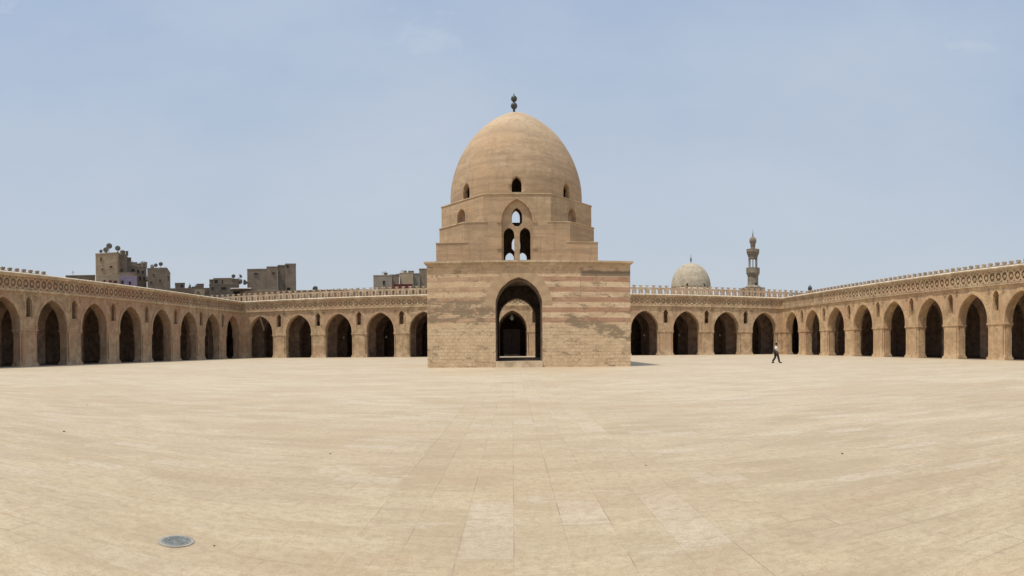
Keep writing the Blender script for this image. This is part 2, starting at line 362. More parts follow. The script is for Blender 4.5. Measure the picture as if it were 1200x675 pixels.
# ------------------------------------------------------------------ arcades
P = 7.08; T = 1.3; AW = 2.27; ZS = 3.95; ZA = 7.26
def arch_wall_mesh(bays, top, niches, t=T):
    bm = bmesh.new()
    n = len(bays)
    for k in range(n + 1):          # one panel per pier axis, joined at the arch crowns
        c = bays[0] - P / 2 + k * P
        L_ = [(c - P / 2, ZA)] if k > 0 else []
        lo = []
        if k > 0:                   # right half of the arch on the left
            a = arch(c - P / 2, AW, ZS, ZA, 12, .35); a = a[len(a) // 2:]
            lo += a
        else: lo += [(c - P / 2 + (P / 2 - 1.265), ZS)]
        if k < n:
            a = arch(c + P / 2, AW, ZS, ZA, 12, .35); a = a[:len(a) // 2 + 1]
            lo += a
        else: lo += [(c + 1.265, ZS)]
        out = lo + [(lo[-1][0], top), (lo[0][0], top)]
        hole = []
        if niches and 0 < k < n: hole = [[(c - .43, 5.3)] + arch(c, .43, 6.75, 7.5, 5) + [(c + .43, 5.3)]]
        plate(bm, out, hole, 0, t)
    return bm
NOTCH = .3
def pier_poly(hw, t, g=0):
    q = NOTCH
    return [(-hw - g, q - g), (-hw + q - g, q - g), (-hw + q - g, -g), (hw - q + g, -g), (hw - q + g, q - g), (hw + g, q - g),
            (hw + g, t - q + g), (hw - q + g, t - q + g), (hw - q + g, t + g), (-hw + q - g, t + g), (-hw + q - g, t - q + g), (-hw - g, t - q + g)]
def build_wing(name, loc, rz, bays, rows, mat, label, crest_y, crest_range, fd=.17, fm=None, knob='block'):
    ext = (0, 0); fm = fm or (M['carved'], M['carved_back'])
    W = root(name, loc, rz, label, 'arcade')
    x0, x1 = bays[0] - P / 2, bays[-1] + P / 2
    link('arch_wall', arch_wall_mesh(bays, 9.72, True), mat, W)
    # piers with corner colonnettes
    hw = P / 2 - AW
    bm = bmesh.new(); prism(bm, pier_poly(hw, T), .3, 3.72)
    bm2 = bmesh.new(); prism(bm2, [(-hw - .07, -.07), (hw + .07, -.07), (hw + .07, T + .07), (-hw - .07, T + .07)], -.02, .22)
    prism(bm2, [(-hw - .035, -.035), (hw + .035, -.035), (hw + .035, T + .035), (-hw - .035, T + .035)], .22, .3)
    bm3 = bmesh.new(); prism(bm3, [(-hw - .03, -.03), (hw + .03, -.03), (hw + .03, T + .03), (-hw - .03, T + .03)], 3.72, 3.80)
    prism(bm3, [(-hw - .075, -.075), (hw + .075, -.075), (hw + .075, T + .075), (-hw - .075, T + .075)], 3.80, 3.95)
    pier = link('pier', bm, mat, W); link('plinth', bm2, mat, pier); link('impost', bm3, mat, pier)
    cb = bmesh.new(); lathe(cb, [(.15, .3), (.15, .42), (.11, .5), (.11, 3.2), (.13, 3.24), (.10, 3.3), (.13, 3.45), (.17, 3.6), (.17, 3.72)], 0, 0, 10)
    col = None
    for sx in (-1, 1):
        for yy in (.15, T - .15):
            if col is None:
                col = link('colonnette', cb, mat, pier); c = col
            else:
                c = col.copy(); C.objects.link(c); c.parent = pier
            c.location = (sx * (hw - .15), yy, 0)
    xs = [x0 + k * P for k in range(len(bays) + 1)]
    pier.location = (xs[0], 0, 0)
    for x in xs[1:]:
        q = copy_tree(pier, W); q.location = (x, 0, 0)
    # archivolts, niches, medallions
    ring = bmesh.new()
    outer = arch(0, AW + .36, ZS, ZA + .42, 14, .35); inner = arch(0, AW + .02, ZS, ZA + .02, 14, .35)
    plate(ring, outer + inner[::-1], [], -.05, .002)
    rg = link('archivolt', ring, mat, W); rg.location = (bays[0], 0, 0)
    for b in bays[1:]:
        c = rg.copy(); C.objects.link(c); c.parent = W; c.location = (b, 0, 0)
    nb = bmesh.new()
    o_ = [(-.56, 5.2)] + arch(0, .56, 6.75, 7.68, 6) + [(.56, 5.2)]; i_ = [(-.44, 5.2)] + arch(0, .44, 6.75, 7.52, 6) + [(.44, 5.2)]
    plate(nb, o_ + i_[::-1], [], -.05, .002)
    nf = link('niche', nb, mat, W)
    for sx in (-1, 1):
        cb = bmesh.new(); lathe(cb, [(.07, 5.3), (.05, 5.4), (.05, 6.5), (.09, 6.72)], sx * .35, .09, 8)
        link('colonnette', cb, mat, nf)
    md = None
    for sx in (-1, 1):
        if md is None:
            bm = bmesh.new(); n8 = 16
            o8 = [(.3 * math.cos(i * 2 * math.pi / n8) * (1 if i % 2 else .88), .3 * math.sin(i * 2 * math.pi / n8) * (1 if i % 2 else .88)) for i in range(n8)]
            h8 = [(.22 * math.cos(i * 2 * math.pi / 12), .22 * math.sin(i * 2 * math.pi / 12)) for i in range(12)]
            plate(bm, o8, [h8], -.05, .002); plate(bm, [(.1 * math.cos(i * math.pi / 3), .1 * math.sin(i * math.pi / 3)) for i in range(6)], [], -.05, .002)
            plate(bm, [(a * .9, b * .9) for a, b in h8], [], -.008, .001, mi=1)
            md = link('medallion', bm, M['carved'], nf, mats=[M['carved'], M['carved_back']]); c = md
        else:
            c = md.copy(); C.objects.link(c); c.parent = nf
        c.location = (sx * 1.02, 0, 7.42)
    nf.location = (xs[1], 0, 0)
    for x in xs[2:-1]:
        q = copy_tree(nf, W); q.location = (x, 0, 0)
    # string course, rosette frieze, cornice
    bm = bmesh.new(); e0, e1 = x0 - ext[0], x1 + ext[1]
    box(bm, e0, e1, -.20, .001, 8.0, 8.10); box(bm, e0, e1, -.14, .001, 8.10, 8.18); box(bm, e0, e1, -.09, .001, 7.93, 8.0)
    link('string_course', bm, M['trim'], W)
    bm = bmesh.new(); z0, z1 = 8.18, 9.52
    nr = 8
    for b in bays:
        holes = []
        for i in range(nr):
            cx = b - P / 2 + (i + .5) * P / nr; cz = (z0 + z1) / 2
            holes.append([(cx + .375 * math.cos(a), cz + .46 * math.sin(a)) for a in [j * math.pi / 5 + .3 for j in range(10)]])
            s = []
            for j in range(12):
                r = .28 if j % 2 else .13
                s.append((cx + r * math.cos(j * math.pi / 6), cz + r * math.sin(j * math.pi / 6)))
            plate(bm, s, [], -fd * .8, -.012)
            for sz in (z0 + .14, z1 - .14):       # small drilled triangles between the rosettes
                xx = cx + P / nr / 2
                if i < nr - 1: holes.append([(xx - .11, sz), (xx, sz + (.1 if sz > cz else -.1)), (xx + .11, sz), (xx, sz + (-.13 if sz > cz else .13))])
        plate(bm, [(b - P / 2, z0), (b + P / 2, z0), (b + P / 2, z1), (b - P / 2, z1)], holes, -fd, -.012)
    for f in bm.faces: f.material_index = 0
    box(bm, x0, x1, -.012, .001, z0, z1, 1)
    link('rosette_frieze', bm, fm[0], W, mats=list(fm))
    bm = bmesh.new()
    box(bm, e0, e1, -.24, .001, 9.52, 9.6); box(bm, e0, e1, -.28, .001, 9.6, 9.722); box(bm, e0, e1, -.36, .6, 9.722, 9.82)
    link('cornice', bm, M['trim'], W)
    bm = bmesh.new()
    prism(bm, [(e0, -.37), (e1, -.37), (e1, -.10), (e0, -.10)], 9.821, 9.84)
    v = [bm.verts.new(q) for q in ((e0, -.37, 9.841), (e1, -.37, 9.841), (e1, -.10, 9.841), (e0, -.10, 9.841), (e0, -.22, 9.95), (e1, -.22, 9.95), (e1, -.10, 9.95), (e0, -.10, 9.95))]
    for f in ((0, 3, 2, 1), (4, 5, 6, 7), (0, 1, 5, 4), (1, 2, 6, 5), (2, 3, 7, 6), (3, 0, 4, 7)): bm.faces.new([v[i] for i in f])
    link('coping', bm, M['coping'], W)
    # openwork cresting
    U = P * 2 / 13; bm = bmesh.new(); a, b = crest_range; zb = 9.82 if crest_y < 2 else 9.5
    cnt = int(round((b - a) / U)); U = (b - a) / cnt; y0, y1 = crest_y, crest_y + .28
    for i in range(cnt):
        c = a + (i + .5) * U; h = U / 2; H = 11.0
        big = []                         # post in the middle of the unit, half openings at both sides
        # continuous rails below and above, keyhole openings between the posts, a branching knob on each post
        rt = [(c + .13, H + .04), (c + .12, H + .09), (c + .25, H + .14), (c + .27, H + .36), (c + .16, H + .42), (c, H + .37)]
        if knob != 'block': rt = [(c + .10, H + .04), (c + .08, H + .13), (c + .3, H + .28), (c + .27, H + .41), (c + .12, H + .33), (c, H + .38)]
        out = [(c - h, zb), (c + h, zb), (c + h, H)] + [(c + .35, H + .03)] + rt + [(2 * c - x, z) for x, z in rt[:-1]][::-1] + [(c - .35, H + .03), (c - h, H)]
        holes = [[(c - .08, zb + .16), (c + .08, zb + .16), (c + .08, zb + .42), (c, zb + .5), (c - .08, zb + .42)],
                 [(c, zb + .58), (c + .1, zb + .70), (c, zb + .82), (c - .1, zb + .70)]]
        if i < cnt - 1:
            o_c = c + h; hv = [(-.17, .15), (.17, .15), (.2, .4), (.25, .56), (.19, .7), (.22, .84), (.12, .98), (0, 1.04), (-.12, .98), (-.22, .84), (-.19, .7), (-.25, .56), (-.2, .4)]
            big = [(o_c + x, zb + z) for x, z in hv]
        # one long plate per unit pair: opening is cut where two units meet, so keep it as two halves
        L_h = [(c + h, zb + .15), (c + h - .14, zb + .15), (c + h - .17, zb + .36), (c + h - .24, zb + .5), (c + h - .17, zb + .62), (c + h - .21, zb + .76), (c + h - .12, zb + .9), (c + h, zb + .97)]
        R_h = [(2 * c - x, z) for x, z in L_h]
        out = [(c - h, zb), (c + h, zb)] + L_h + [(c + h, H)] + [(c + .35, H + .03)] + rt + [(2 * c - x, z) for x, z in rt[:-1]][::-1] + [(c - .35, H + .03), (c - h, H)] + R_h[::-1]
        plate(bm, out, holes, y0, y1)
    link('cresting', bm, M['cresting'], W)
    # inside: further rows of arches, outer wall, roof
    aisle = 6.3; mesh_in = None
    for r in range(1, rows + 1):
        if mesh_in is None:
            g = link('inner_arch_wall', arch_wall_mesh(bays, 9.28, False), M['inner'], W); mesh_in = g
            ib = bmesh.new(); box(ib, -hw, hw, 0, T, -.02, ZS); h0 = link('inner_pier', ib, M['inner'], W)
        else:
            g = mesh_in.copy(); C.objects.link(g); g.parent = W
        g.location = (0, r * aisle, 0)
        for j, x in enumerate(xs):
            h = h0 if (r == 1 and j == 0) else h0.copy()
            if h is not h0: C.objects.link(h); h.parent = W
            h.location = (x, r * aisle, 0)
    depth = (rows + 1) * aisle
    wx = 14 if rows == 2 else 0
    bm = bmesh.new(); box(bm, x0 - wx, x1 + wx, depth, depth + 1.2, -.02, 9.5)
    link('outer_wall', bm, M['inner'], W)
    bm = bmesh.new(); box(bm, x0 - ext[0], x1 + ext[1], T, depth + 1.2, 9.5, 9.62); link('roof', bm, M['wood'], W)
    return W
build_wing('arcade_wing', (0, 91, 0), 0, [k * P for k in range(-6, 7)], 2, M['stucco'], 'long back arcade facing the camera, behind the domed pavilion, with a pierced cresting', .1, (-7.6 * P, 7.6 * P), .10, (M['stucco'], M['carved_soft']), 'branch')
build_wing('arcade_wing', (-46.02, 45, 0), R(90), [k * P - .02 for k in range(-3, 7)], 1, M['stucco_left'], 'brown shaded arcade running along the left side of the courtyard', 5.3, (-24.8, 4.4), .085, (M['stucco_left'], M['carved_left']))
build_wing('arcade_wing', (46.02, 45, 0), R(-90), [k * P + .02 for k in range(-6, 4)], 1, M['stucco_right'], 'sunlit ochre arcade running along the right side of the courtyard', 4.9, (-46, 24.8), .17)
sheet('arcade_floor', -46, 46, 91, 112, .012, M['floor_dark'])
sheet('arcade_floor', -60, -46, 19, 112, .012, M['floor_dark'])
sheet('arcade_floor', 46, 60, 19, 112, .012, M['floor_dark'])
# corner blocks of the roofs and outer walls beyond the side wings
for s, side in ((-1, 'left'), (1, 'right')):
    cb_ = root('corner_bay', (s * 52, 100, 0), 0, 'plain roofed bays behind the %s corner of the courtyard' % side, 'building')
    bm = bmesh.new(); xa, xb = sorted((-s * 5.7, s * 6.6)); box(bm, xa, xb, -8.7, 9.85, 9.36, 9.48); link('roof', bm, M['wood'], cb_)
    bm = bmesh.new(); xa, xb = sorted((s * 6.7, s * 7.9)); box(bm, xa, xb, -9, 9.85, -.02, 9.45); link('outer_wall', bm, M['inner'], cb_)

# ------------------------------------------------------------------ domed pavilion
TX, TY = .40, 50.2
pav = root('domed_pavilion', (TX, TY, 0), 0, 'tall stone pavilion with a pointed dome standing in the middle of the courtyard', 'pavilion')
def W2L(x, y): return x - TX, y - TY
bx0, bx1 = -6.24 - TX, 8.71 - TX; by0, by1 = 42 - TY, 58.4 - TY; WT = 1.6
dx = .48 - TX
bm = bmesh.new(); ZT = 7.45
def door_out(hw, top, spring, zb=.0): return [(dx - hw, zb)] + arch(dx, hw, spring, top, 14) + [(dx + hw, zb)]
def door_wall(y0, y1, hw, top, spring, mi=0, e=0, mb=1):
    d = door_out(hw, top, spring)
    plate(bm, [(bx0 + e, 0)] + d + [(bx1 - e, 0), (bx1 - e, ZT), (bx0 + e, ZT)], [], y0, y1, None, mi, mb)
door_wall(by0, by0 + .30, 1.71, 6.55, 4.5)
door_wall(by0 + .303, by0 + WT, 1.62, 6.36, 4.45, 1, .01)
door_wall(by1 - WT, by1, 1.80, 6.3, 4.3, 1)
# side walls, each with its own arched door
for xa, xb in ((bx0, bx0 + WT), (bx1 - WT, bx1)):
    cy = 0.0
    o = [(by0 + WT, 0)] + [(cy - 1.7, 0)] + arch(cy, 1.7, 4.5, 6.5, 10) + [(cy + 1.7, 0), (by1 - WT, 0), (by1 - WT, ZT), (by0 + WT, ZT)]
    plate(bm, o, [], xa, xb, lambda u, d, z: (d, u, z), 0, 0)
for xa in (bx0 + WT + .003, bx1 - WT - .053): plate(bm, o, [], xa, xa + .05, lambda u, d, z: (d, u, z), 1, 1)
base = link('base_walls', bm, M['ablaq'], pav, mats=[M['ablaq'], M['inner_shade']])
bm = bmesh.new()          # voussoirs round the door, a few millimetres proud
vo = arch(dx, 2.45, 4.5, 7.33, 14); vi = arch(dx, 1.73, 4.5, 6.58, 14)
def mat_vous():
    n = N('voussoir_stone', .92); Pp = n.geo.outputs['Position']; p = n.sep(Pp)
    ang = n.math('ARCTAN2', n.math('SUBTRACT', p[2], 4.5), n.math('SUBTRACT', p[0], .48))
    k = n.math('FRACT', n.math('MULTIPLY', ang, 2.9)); alt = n.math('MULTIPLY', n.ramp(k, 0, .04), n.ramp(k, .48, .54, 1, 0))
    mid = n.noise(Pp, 2.2, 7, .7, .4)
    c = n.mix(alt, (.48, .36, .24), (.42, .295, .195)); c = n.mix(n.ramp(mid, .38, .62, 0, .75), c, (.42, .305, .195)); c = n.mix(n.ramp(n.noise(Pp, 9, 6, .75), .4, .7, 0, .4), c, (.28, .2, .13))
    n.bump(mid, .5, .05); return n.col(c, (1.12, 1.08, 1.0))
plate(bm, vo + vi[::-1], [], by0 - .004, by0 + .01)
link('door_arch', bm, mat_vous(), pav)
bm = bmesh.new(); box(bm, bx0 + .01, bx1 - .01, by0 - .02, by1 - .01, 7.452, 7.58); box(bm, bx0 - .1, bx1 + .1, by0 - .12, by1 + .1, 7.58, 7.66); box(bm, bx0 - .2, bx1 + .2, by0 - .22, by1 + .2, 7.66, 7.78)
# roof is a frame open to the tower above
link('roof_cornice', bm, M['trim'], pav)
# the cornice is a ring: rebuild it as four bars round the shaft
o = pav.children[-1]; me = o.data; bpy.data.objects.remove(o); bpy.data.meshes.remove(me)
bm = bmesh.new(); S = 5.6
for e, z0, z1 in ((.01, 7.45, 7.56), (.09, 7.56, 7.65), (.2, 7.65, 7.78)):
    X0, X1, Y0, Y1 = bx0 - e, bx1 + e, by0 - e, by1 + e
    box(bm, X0, X1, Y0, -S, z0, z1); box(bm, X0, X1, S, Y1, z0, z1); box(bm, X0, -S, -S, S, z0, z1); box(bm, S, X1, -S, S, z0, z1)
link('roof_cornice', bm, M['trim'], pav)
bm = bmesh.new(); box(bm, bx0 + WT, bx1 - WT, by0 + WT, by1 - WT, 0, .47)
link('inner_floor', bm, M['floor_dark'], pav)
bm = bmesh.new(); box(bm, dx - 1.7, dx + 1.7, by0 - .06, by0 + WT - .003, 0, .45); link('doorstep', bm, M['trim'], pav)
bm = bmesh.new(); box(bm, dx - 1.86, dx + 1.86, by1 - WT + .003, by1 + .05, 0, .44); link('doorstep', bm, M['trim'], pav)
bm = bmesh.new()          # dark timber rail across the inside of the doorway
box(bm, dx - 1.6, dx + 1.6, by0 + 1.25, by0 + 1.33, .45, .62); link('threshold_beam', bm, M['wood'], pav)

# tower: square below, cut corners in the middle, octagon above
HW, TH = 6.2, .55
A0, A1, A2 = 7.76, 9.47, 11.0; A3 = 13.1; c1, c2 = 4.05, 2.57
face_out = [(-HW, A0), (HW, A0), (HW, A1), (c1, A1), (c1, A2), (c2, A2), (c2, A3), (-c2, A3), (-c2, A2), (-c1, A2), (-c1, A1), (-HW, A1)]
win_out = [(-1.18, A0 + .16)] + arch(0, 1.18, 11.05, 12.72, 10) + [(1.18, A0 + .16)]
def pt(cx, hw, z0, zs, za): return [(cx - hw, z0)] + arch(cx, hw, zs, za, 4) + [(cx + hw, z0)]
for k in range(4):
    rot = Matrix.Rotation(k * math.pi / 2, 3, 'Z')
    fn = lambda u, d, z, rot=rot: tuple(rot @ Vector((u, -HW + d, z)))
    bm = bmesh.new(); e = TH if k % 2 else 0
    out = [(max(-HW + e, min(HW - e, u)), z) for u, z in face_out]
    plate(bm, out, [win_out], 0, TH, fn, 0, 1)
    link('tower_wall', bm, M['tower'], pav, mats=[M['tower'], M['inner_shade']])
    bm = bmesh.new()
    plate(bm, win_out, [pt(-.62, .41, A0 + .2, 10.1, 10.62), pt(.62, .41, A0 + .2, 10.1, 10.62),
                        [(-.15, 10.72), (.15, 10.72), (.4, 11.0)] + pt(0, .4, 11.1, 11.5, 12.15)[::-1][1:-1] + [(-.4, 11.0)]], .22, .50, fn, 0, 1)
    tr = link('window_tracery', bm, M['tower'], pav, mats=[M['tower'], M['inner_shade']])
    bm = bmesh.new()      # slim frame mouldings beside the window
    for s in (-1, 1):
        for zz in (8.95, 10.95):
            b2 = bmesh.new(); plate(b2, [(s * 1.2, zz), (s * 1.52, zz), (s * 1.52, zz + .13), (s * 1.2, zz + .13)], [], -.06, .003, fn); link('bracket', b2, M['tower'], tr)
    o1 = arch(0, 1.32, 11.05, 12.9, 10); i1 = arch(0, 1.19, 11.05, 12.73, 10)
    plate(bm, o1 + i1[::-1], [], -.05, .003, fn)
    link('window_frame', bm, M['tower'], tr)
    # diagonal of the middle tier
    rot = Matrix.Rotation(k * math.pi / 2 + math.pi / 4, 3, 'Z')
    fn = lambda u, d, z, rot=rot: tuple(rot @ Vector((u, d, z)))
    q = (HW + c1) / math.sqrt(2); hwid = (HW - c1) / math.sqrt(2)
    bm = bmesh.new(); plate(bm, [(-hwid, A1), (hwid, A1), (hwid, A2), (-hwid, A2)], [], -q, -q + .4, fn, 0, 1)
    q2 = (HW + c2) / math.sqrt(2); hw2 = (HW - c2) / math.sqrt(2)
    wn = [(-.5, A2 + .22)] + arch(0, .5, 11.9, 12.5, 5) + [(.5, A2 + .22)]
    wo_ = [(-.62, A2 + .1)] + arch(0, .62, 11.9, 12.66, 5) + [(.62, A2 + .1)]
    plate(bm, [(-hw2, A2), (hw2, A2), (hw2, A3), (-hw2, A3)], [wn], -q2, -q2 + .5, fn, 0, 1)
    link('corner_wall', bm, M['tower'], pav, mats=[M['tower'], M['inner_shade']])
    bm = bmesh.new(); plate(bm, wo_ + wn[::-1] if False else wo_, [[(x * .985, z * .999 + .01) for x, z in wn]], -q2 - .03, -q2 + .002, fn)
    wf = link('window', bm, M['tower'], pav)
    bm = bmesh.new(); plate(bm, wn, [], -q2 + .38, -q2 + .42, fn); link('shutter', bm, M['inner'], wf)
    # sloping ledges on the cut corners
    bm = bmesh.new()
    def tri(p3, z0, z1):
        pts = [Matrix.Rotation(k * math.pi / 2, 3, 'Z') @ Vector((x, y, 0)) for x, y in p3]
        prism(bm, [(v.x, v.y) for v in pts], z0, z1)
    g = .04
    tri([(HW + g, -HW - g), (HW + g, -c1 + .3), (c1 - .3, -HW - g)][::-1], A1 + .001, A1 + .06)
    tri([(HW + g, -c1 - g), (HW + g, -c2 + .3), (c2 - .3, -HW - g), (c1 + g, -HW - g)][::-1], A2 + .001, A2 + .06)
    link('ledge', bm, M['trim'], pav)
oc = [(c2, -HW), (HW, -c2), (HW, c2), (c2, HW), (-c2, HW), (-HW, c2), (-HW, -c2), (-c2, -HW)]
bm = bmesh.new()
n_ = 48; inn = [(5.1 * math.cos(i * 2 * math.pi / n_), 5.1 * math.sin(i * 2 * math.pi / n_)) for i in range(n_)]
plate(bm, [(x * 1.008, y * 1.008) for x, y in oc], [inn], A3 + .001, A3 + .08, lambda u, d, z: (u, z, d))
link('drum_ledge', bm, M['trim'], pav)
# dome shell
prof = [(13.18, 5.66), (14.2, 5.68), (15.3, 5.60), (16.5, 5.30), (17.6, 4.86), (18.6, 4.28), (19.5, 3.60), (20.3, 2.76), (20.9, 1.95), (21.35, 1.18), (21.62, .55), (21.74, .12)]
def smooth_prof(pr, n=5):
    out = []
    for i in range(len(pr) - 1):
        p0 = pr[max(i - 1, 0)]; p1 = pr[i]; p2 = pr[i + 1]; p3 = pr[min(i + 2, len(pr) - 1)]
        for j in range(n):
            t = j / n
            out.append(tuple(.5 * ((2 * p1[a]) + (-p0[a] + p2[a]) * t + (2 * p0[a] - 5 * p1[a] + 4 * p2[a] - p3[a]) * t * t + (-p0[a] + 3 * p1[a] - 3 * p2[a] + p3[a]) * t ** 3) for a in (0, 1)))
    out.append(pr[-1]); return out
sp = smooth_prof(prof, 4)
outer = [(r, z) for z, r in sp]; inner = [(max(r - .45, .02), z - .25 * (z > 20)) for z, r in sp]
bm = bmesh.new(); seg = 96; rings = []
for r, z in outer + inner[::-1]:
    rings.append([bm.verts.new((r * math.cos(2 * math.pi * i / seg), r * math.sin(2 * math.pi * i / seg), z)) for i in range(seg)])
rings.append(rings[0])
for a, b in zip(rings, rings[1:]):
    for i in range(seg):
        j = (i + 1) % seg; bm.faces.new((a[i], a[j], b[j], b[i]))
dome = link('dome', bm, M['tower'], mats=[M['tower'], M['inner_shade']])
bm = bmesh.new()
for k in range(8):
    rot = Matrix.Rotation(k * math.pi / 4, 3, 'Z')
    fn = lambda u, d, z, rot=rot: tuple(rot @ Vector((u, d, z)))
    plate(bm, [(-.38, 13.40)] + arch(0, .38, 14.0, 14.6, 4) + [(.38, 13.40)], [], -6.6, -4.2, fn)
cut = link('cutter', bm, M['tower'])
md = dome.modifiers.new('cut', 'BOOLEAN'); md.object = cut; md.operation = 'DIFFERENCE'; md.solver = 'EXACT'
dg = bpy.context.evaluated_depsgraph_get(); nm = bpy.data.meshes.new_from_object(dome.evaluated_get(dg))
dome.modifiers.clear(); dome.data = nm; bpy.data.objects.remove(cut)
for p_ in nm.polygons: p_.use_smooth = abs(p_.normal.z) < .999 and Vector((p_.center.x, p_.center.y)).length > 5.5 or p_.center.z > 15
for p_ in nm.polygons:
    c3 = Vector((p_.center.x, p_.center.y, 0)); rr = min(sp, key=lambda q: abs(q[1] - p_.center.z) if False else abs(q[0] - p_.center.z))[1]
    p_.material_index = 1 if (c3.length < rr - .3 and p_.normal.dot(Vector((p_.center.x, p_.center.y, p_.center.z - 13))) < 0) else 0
dome.parent = pav
bm = bmesh.new(); ball = lambda zc, r: [(r * math.sin(t * math.pi / 8), zc - r * math.cos(t * math.pi / 8)) for t in range(1, 8)]
lathe(bm, [(.12, 21.6), (.10, 22.0)] + ball(22.36, .29) + [(.06, 22.66)] + ball(22.97, .27) + [(.05, 23.26), (.04, 23.42)], -.12, 0, 16)
link('finial', bm, M['metal_dark'], dome, True)

# ------------------------------------------------------------------ door, lanterns inside the back arcade
dr = root('wooden_door', (-.15, 97.9, 0), 0, 'dark wooden double door inside the arch seen through the pavilion', 'door')
for s in (-1, 1): bm = bmesh.new(); box(bm, s * .02 if s > 0 else -1.2, 1.2 if s > 0 else -.02, 0, .08, .17, 4.3); link('leaf', bm, M['wood'], dr)
bm = bmesh.new(); box(bm, -1.4, -1.2, -.04, .12, 0, 4.5); box(bm, 1.2, 1.4, -.04, .12, 0, 4.5); box(bm, -1.2, 1.2, -.04, .12, 4.3, 4.5); link('frame', bm, M['wood'], dr)
dr['kind'] = 'thing'
bm = bmesh.new(); box(bm, -1.3, 1.3, -.5, -.05, 0.012, .16); link('sill', bm, M['trim'], dr)
def lantern(loc, zc, s, label, group=None):
    r_ = root('hanging_lantern', loc, 0, label, 'lantern', group)
    bm = bmesh.new(); lathe(bm, [(.1 * s, zc - .45 * s), (.28 * s, zc - .25 * s), (.3 * s, zc), (.15 * s, zc + .2 * s), (.2 * s, zc + .4 * s)], 0, 0, 10); link('glass', bm, M['glass_lamp'], r_, True)
    bm = bmesh.new(); tube(bm, (0, 0, zc + .4 * s), (0, 0, 9.3), .02); link('chain', bm, M['wood'], r_)
lantern((-.1, 93.4, 0), 6.3, 1.1, 'pale glass lantern hanging in the arch seen through the pavilion doorway')
for px, lab in ((403, 'small lamp hanging in the third back arch from the left'), (452.8, 'small lamp hanging in the fourth back arch from the left'),
                (755, 'small lamp hanging in the first back arch right of the pavilion'), (796, 'small lamp hanging in the second back arch right of the pavilion'), (843.6, 'small lamp hanging in the third back arch right of the pavilion')):
    th = (px - CX) / F; yy = 94.5
    lantern((yy * math.tan(th), yy, 0), 3.35, .5, lab, 'lamps hanging in the back arcade')

# ------------------------------------------------------------------ walking man
def skin_body(name, verts, edges, radii, m, parent, sub=2):
    me = bpy.data.meshes.new(name); me.from_pydata(verts, edges, []); me.materials.append(m)
    o = bpy.data.objects.new(name, me); C.objects.link(o); o.parent = parent
    o.modifiers.new('skin', 'SKIN').use_smooth_shade = True
    for i, r in enumerate(radii): me.skin_vertices[0].data[i].radius = (r, r) if not isinstance(r, tuple) else r
    me.skin_vertices[0].data[0].use_root = True
    sb = o.modifiers.new('sub', 'SUBSURF'); sb.levels = sub; sb.render_levels = sub
    return o
skinm = mat_plain('brown_skin', (.22, .12, .075), .6, var=.1); shirt = mat_plain('pale_shirt', (.72, .68, .62), .9, var=.08)
trou = mat_plain('dark_trousers', (.035, .035, .033), .9); hairm = mat_plain('black_hair', (.012, .01, .009), .7); bagm = mat_plain('grey_bag', (.05, .042, .04), .8)
man_at = on_ground(909.3, 425.6); man_d = man_at.length
man = root('person', (man_at.x, man_at.y, 0.004), R(-20), 'person in a white shirt and dark trousers walking to the right across the courtyard', 'person')
MV = [(0, 0, .92), (0, 0, 1.05), (.01, 0, 1.22), (.02, 0, 1.40), (.035, 0, 1.50), (.06, 0, 1.58), (.065, 0, 1.67),      # pelvis .. head
      (.10, -.09, .86), (.20, -.09, .48), (.30, -.09, .09), (.42, -.09, .045),                                    # front leg (right)
      (-.04, .09, .86), (-.05, .09, .49), (-.30, .09, .17), (-.22, .10, .045),                                    # rear leg
      (.02, -.17, 1.38), (-.08, -.22, 1.13), (.02, -.24, .93), (.05, -.24, .86),                                   # right arm swings back
      (.02, .17, 1.38), (.05, .22, 1.13), (.16, .22, .96), (.20, .22, .90)]
ME = [(0, 1), (1, 2), (2, 3), (3, 4), (4, 5), (5, 6), (0, 7), (7, 8), (8, 9), (9, 10), (0, 11), (11, 12), (12, 13), (13, 14), (3, 15), (15, 16), (16, 17), (17, 18), (3, 19), (19, 20), (20, 21), (21, 22)]
MR = [.12, .115, .13, .12, .05, .085, .08, .085, .06, .04, .035, .085, .06, .04, .035, .055, .042, .03, .026, .055, .042, .03, .026]
# fingers: five short chains rooted in each palm
for base_i, dirv in ((18, Vector((.1, 0, -1))), (22, Vector((1, 0, -.35)))):
    b0 = Vector(MV[base_i])
    for f in range(5):
        off = Vector((0, 0, 0)); sp_ = (f - 1.5) * .018
        side = Vector((1, 0, 0)) if base_i == 18 else Vector((0, 0, 1))
        p1 = b0 + side * sp_ + dirv * (.045 if f < 4 else .01); p2 = p1 + dirv * (.035 - abs(f - 1.5) * .004) + Vector((.012, 0, 0))
        if f == 4: p2 = p1 + side * .03 + dirv * .02
        i0 = len(MV); MV += [tuple(p1), tuple(p2)]; ME += [(base_i, i0), (i0, i0 + 1)]; MR += [.009, .008]
skin_body('body', MV, ME, MR, skinm, man)
TV = [(0, 0, .95), (.10, -.09, .85), (.20, -.09, .48), (.30, -.09, .07), (-.04, .09, .85), (-.05, .09, .49), (-.295, .09, .11), (0, 0, 1.05)]
skin_body('trousers', TV, [(0, 1), (1, 2), (2, 3), (0, 4), (4, 5), (5, 6), (0, 7)], [.155, .125, .10, .09, .125, .10, .09, .15], trou, man)
SV = [(0, 0, 1.02), (.01, 0, 1.22), (.02, 0, 1.38), (.03, 0, 1.47), (.02, -.17, 1.37), (-.06, -.215, 1.17), (.02, .17, 1.37), (.045, .215, 1.17)]
skin_body('shirt', SV, [(0, 1), (1, 2), (2, 3), (2, 4), (4, 5), (2, 6), (6, 7)], [.165, .175, .17, .08, .085, .075, .085, .075], shirt, man)
